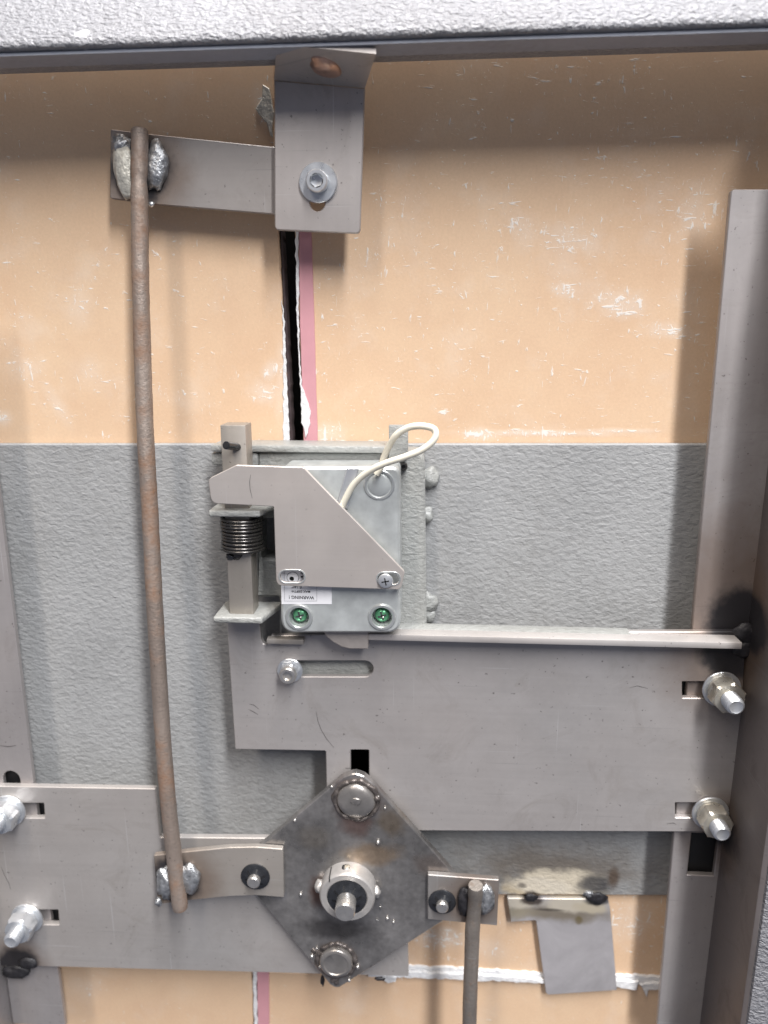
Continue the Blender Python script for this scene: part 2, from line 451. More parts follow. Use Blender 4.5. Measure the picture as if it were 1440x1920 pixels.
def diamond_mat():
    t = NT('heat_darkened_steel')
    big = t.noise(26, 5, .65); spk = t.noise(300, 3)
    col = t.mix(t.rng(big, .3, .7), (.15, .145, .14), (.42, .40, .385))
    for (px, py, rx, rz, c, k) in ((700, 1600, .022, .010, (.36, .26, .17), .75), (668, 1545, .013, .012, (.20, .13, .11), .8), (590, 1570, .015, .010, (.24, .20, .15), .35),
                                   (668, 1500, .018, .019, (.19, .13, .11), .75), (600, 1670, .010, .014, (.14, .065, .04), .8), (628, 1800, .019, .016, (.17, .13, .11), .75),
                                   (735, 1540, .012, .012, (.22, .16, .10), .6), (810, 1620, .014, .010, (.20, .15, .12), .5), (640, 1740, .03, .010, (.05, .045, .045), .7)):
        col = t.mix(t.math('MULTIPLY', spot(t, px, py, -.034, rx, rz, wob=.5, nscale=80, hard=(1.0, .3)), k), col, c)
    col = t.mix(1.0, col, t.rng(spk, .2, .8, .8, 1.2), 'MULTIPLY')
    return t.out(col=col, rough=t.rng(big, .2, .8, .20, .40), metal=.7, nor=t.bump(t.noise(18, 3), .15, .003))
M['diamond'] = diamond_mat()
M['slag'] = simple('weld_slag', (.15, .13, .12), .36, .6, var=.6, nscale=330, bump=.8, bdist=.001)
M['weld_dark'] = simple('dark_weld', (.022, .021, .024), .5, .2, var=.6, nscale=300, bump=.6, bdist=.001)
M['weld_bright'] = simple('bright_weld', (.42, .43, .44), .34, .75, var=.5, nscale=420, bump=.9, bdist=.001)
M['weld_cream'] = simple('cream_flux_residue', (.58, .56, .49), .42, .3, var=.4, nscale=420, bump=.9, bdist=.001)
M['weld_paint'] = simple('painted_weld', (.42, .43, .44), .28, .1, var=.2, nscale=260, bump=.4, bdist=.001, coat=.4)
M['copper'] = simple('coppery_weld', (.50, .33, .26), .35, .7, var=.35, nscale=240, bump=.4)
M['zinc'] = simple('bright_zinc', (.70, .72, .74), .30, .75, var=.08, nscale=240, bump=.12)
M['zinc_y'] = simple('yellow_zinc', (.60, .565, .485), .30, .75, var=.1, nscale=240, bump=.12)
M['bare'] = simple('turned_steel', (.62, .60, .57), .30, .85, var=.1, nscale=300, bump=.1)
M['collar'] = simple('collar_steel', (.46, .44, .42), .38, .45, var=.14, nscale=180, bump=.15)
M['stud_dark'] = simple('heat_greyed_stud', (.34, .32, .30), .32, .7, var=.3, nscale=90, bump=.3, bdist=.0015)
M['black_clip'] = simple('blued_spring_steel', (.085, .088, .095), .25, .8, var=.3, nscale=300)
M['spring'] = simple('spring_wire', (.10, .095, .09), .28, .85, var=.25, nscale=300)
M['bar'] = steel('square_bar_steel', (.40, .37, .33), .45, .6, brush=(260, 6, 8), mott=.22)
M['cover'] = steel('satin_cover_steel', (.58, .54, .505), .40, .6, brush=(10, 6, 300), mott=.09, wear=.3)
M['zamak'] = simple('die_cast_zinc', (.54, .565, .555), .38, .45, var=.2, nscale=120, bump=.12)
M['zamak_hi'] = simple('polished_die_cast', (.60, .62, .61), .30, .7, var=.08, nscale=120, bump=.08)
M['brass_grey'] = simple('sintered_bolt', (.44, .40, .37), .45, .5, var=.1, nscale=260)
M['green'] = simple('green_screw', (.16, .46, .25), .3, .55, var=.2, nscale=300)
M['label'] = simple('label_paper', (.82, .82, .84), .55, var=.02, nscale=300, bump=.02)
M['ink'] = simple('label_ink', (.05, .05, .055), .6, var=.05)
M['cable'] = simple('cream_cable', (.76, .72, .60), .42, var=.05, nscale=200, bump=.06)
M['rod'] = steel('rusty_rod_steel', (.30, .25, .215), .5, .5, brush=(500, 500, 30), mott=.35, rust=(60, .46, .68, (.22, .125, .075)))
M['rod2'] = steel('dark_rod_steel', (.26, .235, .21), .5, .55, brush=(500, 500, 30), mott=.4, rust=(190, .54, .75, (.15, .10, .07)))
M['black'] = simple('hole_black', (.01, .01, .011), .5)  # flat black standing in for the darkness inside holes and slits

# ================================================================== THE SETTING
# dark cavity behind the boards
a, b = at(-260, -200, .030), at(1700, 2150, .030)
o = box('door_skin', a.x, b.x, .030, .034, b.z, a.z, M['cavity'], bev=0); setp(o, 'dark inner steel skin of the door behind the boards', 'door skin', kind='structure')

def rough_edge(pts, step, amp, seed):
    l = densify(pts, step); return [(x + amp * noise.noise(Vector((x * 300 + seed, z * 300, 0))), z + amp * noise.noise(Vector((x * 300, z * 300, seed + 5)))) for x, z in l]
BT = .0125
def board(name, px, m, label, seed, holes=()):
    o = plate(name, rough_edge(pp(px, 0), .004, .0005, seed), 0, BT, m, None, holes=holes, ch=.0006)
    return setp(o, label, 'board', 'gypsum boards behind the mechanism')
bl = board('gypsum_board', [(-230, -160), (508, -160), (514, 200), (522, 430), (531, 600), (542, 832), (560, 1300), (470, 1300), (472, 1812), (-230, 1800)], M['board_l'],
           'tan gypsum board behind the long brown rod, beside the dark vertical gap', 1)
br = board('gypsum_board', [(538, -160), (545, 200), (553, 430), (562, 640), (569, 832), (585, 1300), (500, 1300), (502, 1816), (1660, 1846), (1660, -160)], M['board_r'],
           'heavily scuffed tan gypsum board with pink tape along the dark vertical gap', 2, [pp([(640, 1395), (708, 1395), (708, 1480), (640, 1480)], 0)])
bll = board('gypsum_board', [(-230, 1806), (472, 1818), (479, 2120), (-230, 2120)], M['board_b'], 'tan gypsum board below the stepped plate, on the plain side of the white crack', 3)
blr = board('gypsum_board', [(483, 1822), (1660, 1856), (1660, 2120), (488, 2120)], M['board_b'], 'tan gypsum board below the torn white paper edge, with pink tape along its side', 4)
# charred core showing on the cut edge of the left board
e = plate('cut_edge', rough_edge(pp([(522, 380), (526, 380), (549, 840), (543, 840)], .002), .003, .0006, 5), .0022, .009, M['edge_dark'], bl)
e = plate('white_edge', rough_edge(pp([(529, 560), (533, 600), (543, 836), (531, 836), (530, 700)], -.0006), .0012, .0007, 6), -.0006, .0008, M['plaster'], bl, ch=.0002)
setp(plate('edge_tape', rough_edge(pp([(560, 380), (582, 380), (588, 560), (596, 840), (570, 840), (562, 600)], -.0008), .006, .0003, 7), -.0008, .0009, M['pink'], br, ch=.0002), 'pink paper edge tape')
setp(plate('torn_paper', rough_edge(pp([(553, 400), (559, 400), (561, 640), (566, 720), (582, 772), (581, 795), (574, 822), (565, 792), (564, 740), (556, 600)], -.0016), .0012, .0007, 8), -.0016, .0007, M['plaster'], br, ch=.0002), 'white torn paper facing')
setp(plate('edge_tape', rough_edge(pp([(482, 1818), (504, 1820), (507, 2110), (486, 2110)], -.0008), .006, .0003, 9), -.0008, .0009, M['pink'], blr, ch=.0002), 'pink paper edge tape')
setp(plate('white_edge', rough_edge(pp([(474, 1818), (481, 1818), (486, 2110), (480, 2110)], -.0011), .004, .0008, 10), -.0011, .0010, M['plaster'], bll, ch=.0002), 'white crack filler')
def torn(px, y, seed, th=.0016):
    return plate('torn_edge', rough_edge(pp(px, y), .0022, .0013, seed), y, th, M['plaster'], br, ch=.0004)
torn([(690, 1808), (860, 1816), (1020, 1826), (1026, 1838), (860, 1832), (690, 1826)], -.0016, 11)
torn([(690, 1820), (880, 1827), (1030, 1838), (1030, 1846), (870, 1838), (690, 1832)], -.0034, 12)
torn([(1150, 1828), (1250, 1832), (1250, 1846), (1150, 1842)], -.0018, 13)
torn([(1150, 1838), (1196, 1842), (1194, 1858), (1150, 1851)], -.0036, 14)
torn([(1198, 1846), (1250, 1842), (1252, 1854), (1216, 1858), (1212, 1872), (1207, 1858)], -.0030, 15)
torn([(716, 1828), (744, 1832), (742, 1842), (728, 1844), (712, 1838)], -.0040, 16)

# door frame: rolled top rail and right return
fr = thing('door_frame', at(720, 40, -.04), 'pale grey wrinkle painted frame running along the top and right of the door', 'door frame', kind='structure')
p0, p1 = at(-300, 104, -.055), at(1740, 36, -.055)
def rail(name, prof, p0, p1, m, n=2):
    verts, faces = [], []
    for p in (p0, p1):
        for (dy, dz) in prof: verts.append((p.x, p.y + dy, p.z + dz))
    k = len(prof)
    for i in range(k):
        j = (i + 1) % k; faces.append((i, j, k + j, k + i))
    faces.append(tuple(range(k))); faces.append(tuple(reversed(range(k, 2 * k))))
    return link(name, mesh(name, verts, faces), m, fr, 50)
rail('top_rail', [(.0022, .0), (.0005, .0006), (0, .0018), (.0006, .004), (.004, .010), (.017, .030), (.030, .045), (.040, .052), (.040, .0035), (.030, .0028), (.028, .0)], p0, p1, M['rail'])
rail('lip', [(.0024, -.0003), (.0024, -.0016), (.0165, -.0016), (.0165, -.0003)], p0, p1, M['rail_shade'])
blob('paint_chip', at(155, 74, -.053), (.005, .0012, .003), M['label'], fr, seed=4, amp=.5)
# right return of the frame
b0, b1 = at(1439, 1640, -.072), at(1401, 1925, -.072)
x0 = (b0.x + b1.x) / 2
box('side_return', x0, x0 + .06, -.072, -.020, .05, p1.z - .002, M['rail'], fr, bev=.003)

# ================================================================== GREY REINFORCING PLATE
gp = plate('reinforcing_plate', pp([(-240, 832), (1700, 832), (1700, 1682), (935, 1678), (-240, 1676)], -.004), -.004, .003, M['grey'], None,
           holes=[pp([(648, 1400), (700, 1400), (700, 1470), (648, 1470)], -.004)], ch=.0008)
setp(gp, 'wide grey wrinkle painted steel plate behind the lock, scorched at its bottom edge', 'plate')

# ================================================================== STEEL ANGLES
def vert_x(px, py, y): return at(px, py, y).x
YA = -.024
xr0 = (vert_x(1356, 550, YA) + vert_x(1305, 1180, YA) + vert_x(1250, 1780, YA)) / 3
xr1 = .168
zt = at(1400, 356, YA).z
ra = thing('steel_angle', (xr0, YA, .05), 'upright bare steel angle with black weld burns, beside the pale grey frame', 'steel angle', 'upright steel angles')
q0, q1 = at(1297, 1562, YA), at(1332, 1642, YA)
plate('back_leg', rounded([at2(1232, 1925, YA), (xr1, at(1232, 1925, YA).z), (xr1, zt), at2(1371, 355, YA)], [0, 0, 0, .002]), YA, .003, M['steel_angle'], ra,
      holes=[[(q0.x, q0.z), (q1.x + .002, q0.z), (q1.x + .002, q1.z), (q0.x, q1.z)]])
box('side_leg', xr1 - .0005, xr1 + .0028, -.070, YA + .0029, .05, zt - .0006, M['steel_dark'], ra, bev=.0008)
for k, (px, py, s) in enumerate(((1400, 1188, .0075), (1396, 1214, .0065), (1391, 1548, .0075))):
    blob('weld_bead', at(px, py, YA - .003), (s, .0022, s * .8), M['weld_dark'], ra, seed=k + 20, amp=.35, freq=1.3)
for (xa, xb, ya, yb) in ((1271, 1345, 1268, 1320), (1258, 1325, 1497, 1542), (1292, 1342, 1552, 1652)):
    g0, g1 = at(xa, ya, -.0195), at(xb, yb, -.0195)
    box('hole_darkener', g0.x, g1.x, -.0195, -.008, g1.z, g0.z, M['black'], ra, bev=.0004)  # added black block behind each hole so that it stays dark
# bar welded to the angle
bz0, bz1 = at(1000, 1208, -.0375).z, at(1000, 1196, -.0375).z
bx0, bx1 = at(690, 1200, -.0375).x, at(1393, 1200, -.0375).x
setp(box('support_bar', bx0, bx1, -.0375, -.0256, bz0, bz1, M['steel_bar'], ra, bev=.0005), 'horizontal flat bar welded to the angle')

xl = (vert_x(0, 950, YA) + vert_x(62, 1465, YA) + vert_x(116, 1870, YA)) / 3
la = thing('steel_angle', (xl - .02, YA, .05), 'upright bare steel angle with an oval hole, behind the stepped plate', 'steel angle', 'upright steel angles')
ztl = at(0, 560, YA).z
h = at2(20, 1452, YA)
plate('back_leg', [(xl - .034, at(124, 1925, YA).z), at2(122, 1925, YA), at2(62, 1467, YA), at2(-2, 935, YA), (at(-48, 560, YA).x, ztl), (xl - .034, ztl)], YA, .003, M['steel_angle'], la, holes=[slot((h[0], h[1] - .012), (h[0], h[1] - .003), .0052)])
box('side_leg', xl - .0375, xl - .0341, -.046, YA + .0029, .05, ztl - .0006, M['steel_angle'], la, bev=.0008)
for (xa, xb, ya, yb) in ((-2, 44, 1430, 1500), (50, 96, 1498, 1545), (66, 122, 1696, 1745)):
    g0, g1 = at(xa, ya, -.0195), at(xb, yb, -.0195)
    box('hole_darkener', g0.x, g1.x, -.0195, -.008, g1.z, g0.z, M['black'], la, bev=.0004)  # black backing added to darken the openings on this side too
blob('weld_bead', at(30, 1822, YA - .003), (.0085, .0024, .0048), M['weld_dark'], la, seed=31, amp=.25, freq=1.5, ripple=.03)
blob('weld_bead', at(52, 1806, YA - .004), (.006, .0022, .004), M['weld_dark'], la, seed=33, amp=.25, freq=1.5)

# ================================================================== RIGHT LOCK PLATE
YP = -.0275
lp = thing('lock_plate', at(900, 1556, YP), 'wide L shaped bare steel plate with long rounded slot under the lock', 'plate')
out = pp([(424, 1150), (486, 1150), (489, 1198), (494, 1208), (502, 1207), (508, 1192), (700, 1188), (1400, 1184), (1376, 1560), (614, 1557), (611, 1408), (441, 1405)], YP)
out = rounded(out, [0, 0, .001, .0012, .0012, .001, 0, 0, 0, 0, .001, .0006], 3)
hol = [slot(at2(548, 1254, YP), at2(684, 1254, YP), at(600, 1239, YP).z - at(600, 1254, YP).z),
       rounded(pp([(657, 1406), (692, 1406), (692, 1500), (657, 1500)], YP), .001, 3),
       rounded(pp([(1279, 1278), (1340, 1278), (1340, 1309), (1279, 1309)], YP), .0005, 2),
       rounded(pp([(1266, 1505), (1320, 1505), (1320, 1533), (1266, 1533)], YP), .0005, 2)]
plate('panel', out, YP, .0034, M['steel_r'], lp, holes=hol)
q0, q1 = at(500, 1194, YP - .004), at(570, 1208, YP - .004)
box('lip', q0.x, q1.x, YP - .005, YP - .0002, q1.z, q1.z + .0030, M['steel_link'], lp, bev=.0006)
# pencil-thin scratches and scribed lines
def scribe(parent, pts, y, wd=.00025, m='ink'):
    P = [at(a, b, y) for a, b in pts]; v, f = [], []
    for i, p in enumerate(P):
        t = (P[min(i + 1, len(P) - 1)] - P[max(i - 1, 0)]).normalized(); n_ = Vector((-t.z, 0, t.x)) * wd * (.5 if i in (0, len(P) - 1) else 1)
        v += [p + n_, p - n_]
    for i in range(len(P) - 1): f.append((2 * i, 2 * i + 1, 2 * i + 3, 2 * i + 2))
    return link('scribed_mark', mesh('scribed_mark', v, f), M[m], parent)
M['scratch'] = simple('dark_scratch', (.16, .15, .145), .5, .5, var=.3)
scribe(lp, [(593, 1335), (596, 1352), (602, 1368), (612, 1385), (626, 1402)], YP - .0001, .00016, 'scratch')
scribe(lp, [(468, 1320), (476, 1322), (486, 1330)], YP - .0001, .0002, 'scratch')
scribe(lp, [(466, 1330), (474, 1334), (484, 1340)], YP - .0001, .0002, 'scratch')
scribe(lp, [(1180, 1290), (1195, 1286), (1215, 1291)], YP - .0001, .00016, 'scratch')
scribe(lp, [(1250, 1545), (1262, 1543), (1268, 1546)], YP - .0001, .0002, 'scratch')
scribe(lp, [(647, 1440), (652, 1441), (657, 1440)], YP - .0001, .0002, 'scratch')

# ================================================================== LEFT PLATE
sp_ = thing('stepped_plate', at(400, 1818, YP), 'stepped bare steel plate with two short slots behind the diamond plate', 'plate')
out = rounded(pp([(-120, 1472), (291, 1479), (300, 1570), (560, 1572), (640, 1600), (764, 1690), (766, 1831), (112, 1813), (-120, 1808)], YP), [0, .0006, .0012, 0, 0, 0, .0006, 0, 0], 3)
hol = [rounded(pp([(20, 1506), (82, 1506), (84, 1534), (22, 1534)], YP), .0005, 2), rounded(pp([(60, 1706), (109, 1706), (111, 1734), (62, 1734)], YP), .0005, 2)]
plate('panel', out, YP, .0034, M['steel_l'], sp_, holes=hol)
scribe(sp_, [(2, 1625), (8, 1640), (16, 1655), (20, 1668)], YP - .0001, .00018, 'scratch')
scribe(sp_, [(0, 1398), (14, 1400), (30, 1398)], YA - .0001, .0003, 'scratch')
o = blob('weld_drip', at(605, 1838, YP + .002), (.0012, .0010, .0045), M['weld_dark'], sp_, seed=41, amp=.4)
o = blob('weld_drip', at(712, 1835, YP + .002), (.003, .0010, .0012), M['weld_dark'], sp_, seed=42, amp=.4)

# ================================================================== STUDS WITH NUTS
def hexnut(name, base, af, h, m, parent, rot=0.0):
    r = af / math.cos(math.pi / 6) / 2; ax = Vector((0, -1, 0)); v, f = [], []
    def ring(rr, hh, n=24, hexa=False):
        ids = []
        for k in range(n):
            a = 2 * math.pi * k / n + rot
            if hexa:
                loc = ((a - rot) % (math.pi / 3)) - math.pi / 6
                q = (af / 2) / math.cos(loc)
                q = min(q, rr)
            else: q = rr
            ids.append(len(v)); v.append(Vector(base) + ax * hh + Vector((math.cos(a) * q, 0, math.sin(a) * q)))
        return ids
    n = 48
    rings = [ring(af * .49, 0, n), ring(r, h * .12, n, True), ring(r, h * .84, n, True), ring(af * .485, h, n), ring(af * .30, h, n)]
    for A, B in zip(rings, rings[1:]):
        for k in range(n): f.append((A[k], A[(k + 1) % n], B[(k + 1) % n], B[k]))
    return link(name, mesh(name, v, f), m, parent, 28)
def thread_prof(r, h0, h1, pitch):
    p = [(r * .86, h0)]; h_ = h0
    while h_ + pitch < h1 - pitch * .4:
        p += [(r * .86, h_ + pitch * .15), (r, h_ + pitch * .5), (r, h_ + pitch * .62), (r * .86, h_ + pitch)]
        h_ += pitch
    p += [(r * .95, h1 - r * .18), (r * .72, h1), (r * .60, h1 - .0003), (0, h1 - .0003)]
    return p
def stud(px, py, L, label, mz, rw=.0100, af=.0156, rs=.0047, rot=.2):
    b_ = at(px, py, YP); t = thing('threaded_stud', b_, label, 'bolt', 'studs clamping the plates')
    ax = (0, -1, 0)
    lathe('washer', b_, ax, [(rs, .0), (rw - .0004, 0), (rw, .0004), (rw, .0012), (rw - .0004, .0016), (rs, .0016)], M['zinc'], t, 36)
    lathe('spring_washer', b_ + Vector((0, -.0016, 0)), ax, [(rs, 0), (rw * .76, 0), (rw * .78, .0005), (rw * .78, .0017), (rw * .76, .0022), (rs, .0022)], mz, t, 36)
    hexnut('nut', b_ + Vector((0, -.0038, 0)), af, .0082, mz, t, rot)
    lathe('shank', b_ + Vector((0, .012, 0)), ax, [(rs, 0), (rs, .018)] + [(r_, h_ + .012) for r_, h_ in thread_prof(rs, .010, L + .0015, .00145)], M['zinc'], t, 28, 30)
    return t
stud(1352, 1291, .0190, 'yellowish zinc stud and nut below the burnt weld at the bar end', M['zinc_y'], rot=.30)
stud(1331, 1523, .0175, 'yellowish zinc stud and nut above the black rectangular hole in the steel angle', M['zinc_y'], rot=.05)
stud(52, 1720, .0180, 'white zinc stud and nut above the dark weld blob', M['zinc'], rot=.15)
stud(18, 1518, .0180, 'white zinc stud and nut just under the top edge of the stepped plate', M['zinc'], rot=.30)

# bolt in the long slot
b_ = at(544, 1256, YP)
t = thing('slot_bolt', b_, 'small zinc bolt and washer in the end of the long rounded slot', 'bolt')
lathe('washer', b_, (0, -1, 0), [(.002, 0), (.0066, 0), (.007, .0004), (.007, .0010), (.0066, .0013), (.002, .0013)], M['zinc'], t, 32)
hexnut('nut', b_ + Vector((0, -.0013, 0)), .0096, .0036, M['zinc'], t, .2)
lathe('shank', b_ + Vector((0, .010, 0)), (0, -1, 0), [(.0028, 0), (.0028, .012), (.0028, .014), (.0046, .0150), (.0046, .0175), (.0040, .0182), (.0026, .0182), (.0022, .0165), (0, .0165)], M['bare'], t, 24)

# ================================================================== LOCK MOUNT (painted channel on the grey plate)
YM = -.0215
lm = thing('lock_mount', at(640, 1170, YM), 'grey hammered paint channel bracket with two ears carrying the lock', 'bracket')
out = rounded(pp([(482, 846), (796, 846), (800, 1172), (800, 1300), (524, 1300), (524, 1120), (480, 1120)], YM), [.002, .006, 0, .001, .001, .001, .001], 5)
plate('base_plate', out, YM, .017, M['grey_mount'], lm, holes=[rounded(pp([(488, 972), (530, 972), (530, 1048), (488, 1048)], YM), .002, 3)], ch=.0014)
q0, q1 = at(398, 845, YM), at(735, 836, YM)
box('top_flange', q0.x, q1.x, YM - .003, -.0042, q1.z - .0035, q1.z + .0001, M['grey_mount'], lm, bev=.001)
q0, q1 = at(398, 872, YM), at(484, 845, YM)
box('side_wing', q0.x, q1.x, YM - .001, YM + .003, q0.z, q1.z - .0012, M['grey_mount'], lm, bev=.001)
YE = -.0465
for (xa, xb, ya, yb) in ((390, 488, 957, 971), (399, 492, 1157, 1171)):
    q0, q1 = at(xa, ya, YE), at(xb, yb, YE)
    me = box_mesh('ear', q0.x, q1.x, YE, YM - .0004, q1.z, q0.z, .0011, 3)
    for vv in me.vertices:  # hand-cut plate, ragged paint
        k = noise.noise(vv.co * 260) * .0004; vv.co.z += k
        if vv.co.y > -.035 and vv.co.x > (q0.x + q1.x) / 2: vv.co.x += .006
    link('ear', me, M['grey_mount'], lm, 40)
q0, q1 = at(729, 797, -.025), at(765, 860, -.025)
box('locating_bar', q0.x, q1.x, -.025, -.0218, q1.z, q0.z, M['grey_mount'], lm, bev=.0006)
lathe('roll_pin', at(757, 873, YM + .001), (0, -1, 0), [(.0011, .0012), (.0011, .004), (.0019, .004), (.0021, .0037), (.0021, 0)], M['spring'], lm, 20)
lathe('pin_bore', at(757, 873, YM + .0005), (0, -1, 0), [(.0012, 0), (.0012, .0020), (0, .0020)], M['black'], lm, 16)
for k, (px, py, s) in enumerate(((805, 896, .0050), (801, 965, .0036), (803, 1130, .0050), (801, 1152, .0042))):
    blob('weld_bead', at(px, py, -.0055), (s, s * .55, s * 1.15), M['grey_mount'], lm, seed=k + 50, amp=.4, freq=1.3)
q0, q1 = at(700, 1190, -.0262), at(1180, 1180, -.0262)
box('lower_flange', q0.x, q1.x, -.0300, -.0215, q0.z - .001, q1.z - .0010, M['grey_mount'], lm, bev=.0005)

# ================================================================== SQUARE BAR, SPRING
q0, q1 = at(423, 797, -.0415), at(468, 1156, -.0415)
x0, x1 = (at(423, 797, -.0415).x + at(421, 1150, -.0415).x) / 2, (at(470, 797, -.0415).x + at(466, 1150, -.0415).x) / 2
sb = thing('square_bar', (x0, -.035, q1.z), 'short upright square steel bar passing through the coil spring', 'bar')
box('shaft', x0, x1, -.0415, -.0415 + (x1 - x0), q1.z, q0.z, M['bar'], sb, bev=.0005)
tube('roll_pin', [at(446, 838, -.0405), at(424, 835, -.050)], .0020, M['black_clip'], sb, 16, caps=True)
tube('pin_mouth', [at(424, 835, -.050), at(423.4, 834.9, -.0503)], .0014, M['black'], sb, 12)
blob('pin_burr', at(433, 1044, -.0416), (.0024, .0010, .0016), M['black_clip'], sb, seed=61, amp=.6, freq=3)
blob('pin_burr', at(446, 1042, -.0416), (.0020, .0012, .0018), M['spring'], sb, seed=62, amp=.6, freq=3)
cx, cy = (x0 + x1) / 2, -.0415 + (x1 - x0) / 2
zt_, zb_ = at(450, 975, -.044).z, at(450, 1040, -.044).z
pts = []; turns = 10.3; NN = 330
for i in range(NN + 1):
    s = i / NN; a = s * turns * 2 * math.pi + 2.1
    rr = .0102 * (1 + .02 * math.sin(s * 9) + (.10 * max(0, (s - .88) / .12)))
    zz = zt_ + (zb_ - zt_) * (s + .012 * math.sin(s * 17)) - .003 * max(0, (s - .93) / .07) * math.sin(a)
    pts.append((cx + .0006 + rr * math.cos(a), cy + rr * math.sin(a), zz))
o = tube('coil_spring', pts, .00085, M['spring'], None, 8)
setp(o, 'dark wire coil spring wound round the square bar', 'spring')

# ================================================================== SAFE LOCK
YL = -.044
lk = thing('safe_lock', at(640, 1187, -.030), 'die cast grey lock case with white warning label and green screws', 'lock')
out = rounded(pp([(525, 876), (749, 876), (751, 1187), (527, 1187)], YL), [.004, .004, .0075, .0075], 7)
S1, S2 = at2(561, 1157, YL), at2(716, 1157, YL)
plate('case', out, YL, .0205, M['zamak'], lk, holes=[circ(S1, .0051, 28), circ(S2, .0051, 28), circ(at2(547, 1085, YL), .0012, 16)], ch=.0012)
for c in (S1, S2):
    c3 = Vector((c[0], YL, c[1]))
    lathe('rim', c3 + Vector((0, .004, 0)), (0, -1, 0), [(.0051, 0), (.0051, .0044), (.0055, .0049), (.0066, .0049), (.0073, .0041), (.0074, .0038)], M['zamak_hi'], lk, 36)
    lathe('bore_floor', c3 + Vector((0, .0078, 0)), (0, -1, 0), [(.0052, 0), (.0052, .0008), (0, .0008)], M['zamak'], lk, 28)
    s = lathe('screw', c3 + Vector((0, .0050, 0)), (0, -1, 0), [(.0036, 0), (.0038, .0016), (.0034, .0027), (.0020, .0034), (0, .0036)], M['green'], lk, 32, 50)
    for a in (.3, .3 + math.pi / 2):
        d = Vector((math.cos(a), 0, math.sin(a))); n_ = Vector((-d.z, 0, d.x)); cc = c3 + Vector((0, .00125, 0))
        v = [cc + d * .0022 + n_ * .0004, cc - d * .0022 + n_ * .0004, cc - d * .0022 - n_ * .0004, cc + d * .0022 - n_ * .0004]
        v += [q + Vector((0, .001, 0)) for q in v]
        link('cross_recess', mesh('cross_recess', v, [(0, 1, 2, 3), (0, 1, 5, 4), (1, 2, 6, 5), (2, 3, 7, 6), (3, 0, 4, 7), (4, 5, 6, 7)]), M['ink'], s)
    blob('screw_glint', c3 + Vector((.0005, .0012, -.0006)), (.0006, .0004, .0005), M['bare'], s, seed=3, amp=.3, sub=2)
lathe('knockout_ring', at(711, 909, YL) + Vector((0, .0004, 0)), (0, -1, 0), [(.0076, 0), (.0076, .0007), (.0072, .0010), (.0064, .0010), (.0060, .0006), (.0058, 0)], M['zamak_hi'], lk, 48)
lathe('knockout_disc', at(711, 909, YL) + Vector((0, .0004, 0)), (0, -1, 0), [(.0053, .0003), (.0053, .0007), (.0050, .0009), (0, .0009)], M['zamak'], lk, 40)
# label and its print (the label sits upside down)
lb = plate('label', pp([(526, 1064), (622, 1064), (622, 1133), (528, 1133)], YL - .0003), YL - .0003, .0002, M['label'], lk, ch=.00005, holes=[circ(at2(547, 1085, YL), .0012, 16)])
def text(body, px, py, size, y, parent, rot=180, sx=1.0):
    cu = bpy.data.curves.new('print', 'FONT'); cu.body = body; cu.size = size; cu.align_x = 'CENTER'; cu.align_y = 'CENTER'; cu.offset = size * .022
    ob = bpy.data.objects.new('print_source', cu); COL.objects.link(ob)
    bpy.context.view_layer.update()
    me = bpy.data.meshes.new_from_object(ob.evaluated_get(bpy.context.evaluated_depsgraph_get()))
    bpy.data.objects.remove(ob); bpy.data.curves.remove(cu)
    p = at(px, py, y)
    me.transform(Matrix.Translation(p) @ Matrix.Rotation(R(90), 4, 'X') @ Matrix.Rotation(R(rot), 4, 'Z') @ Matrix.Diagonal((sx, 1, 1, 1)))
    me.name = 'print'
    return link('print', me, M['ink'], parent)
YT = YL - .00045
text('WARNING !', 565, 1120, .0024, YT, lb, sx=1.0)
text('MAX DEPTH:', 564, 1109, .0017, YT, lb)
text('0.140"', 556, 1100, .0020, YT, lb)
def line(pts, wd, y, parent, name='print'):
    o = scribe(parent, pts, y, wd); o.name = name; return o
for L_ in ([(533, 1072), (533.6, 1127)], [(533, 1127), (594, 1127)], [(594, 1127), (594, 1072)]): line(L_, .00010, YT, lb)
c0 = at(549, 1083, YT)
for rr, a0, a1 in ((.0030, 0, 360), (.0052, -60, 60)):
    v, f = [], []; n_ = 40
    for k in range(n_ + 1):
        a = R(a0 + (a1 - a0) * k / n_)
        for q in (rr - .0001, rr + .0001): v.append((c0.x + q * math.cos(a), YT, c0.z + q * math.sin(a)))
    for k in range(n_): f.append((2 * k, 2 * k + 1, 2 * k + 3, 2 * k + 2))
    link('print', mesh('print', v, f), M['ink'], lb)
text('N', 566, 1074, .0018, YT, lb); 
p = at(566, 1082, YT); link('print', mesh('print', [p + Vector((-.0008, 0, .0006)), p + Vector((.0008, 0, .0006)), p + Vector((0, 0, -.0008))], [(0, 1, 2)]), M['ink'], lb)
lathe('screw_hole', at(547, 1085, YL) + Vector((0, .002, 0)), (0, -1, 0), [(.0013, 0), (.0013, .0012), (0, .0012)], M['black'], lk, 16)
# bolt tongue
out = pp([(604, 1180), (691, 1180), (690, 1217), (656, 1217), (640, 1213), (624, 1204), (612, 1194)], -.0385)
plate('bolt_tongue', out, -.0385, .009, M['brass_grey'], lk, ch=.0005)
# clip for the cable
plate('cable_clip', rounded(pp([(650, 878), (673, 877), (652, 955), (628, 955)], YL - .0013), .0006, 2), YL - .0013, .0012, M['zinc'], lk)

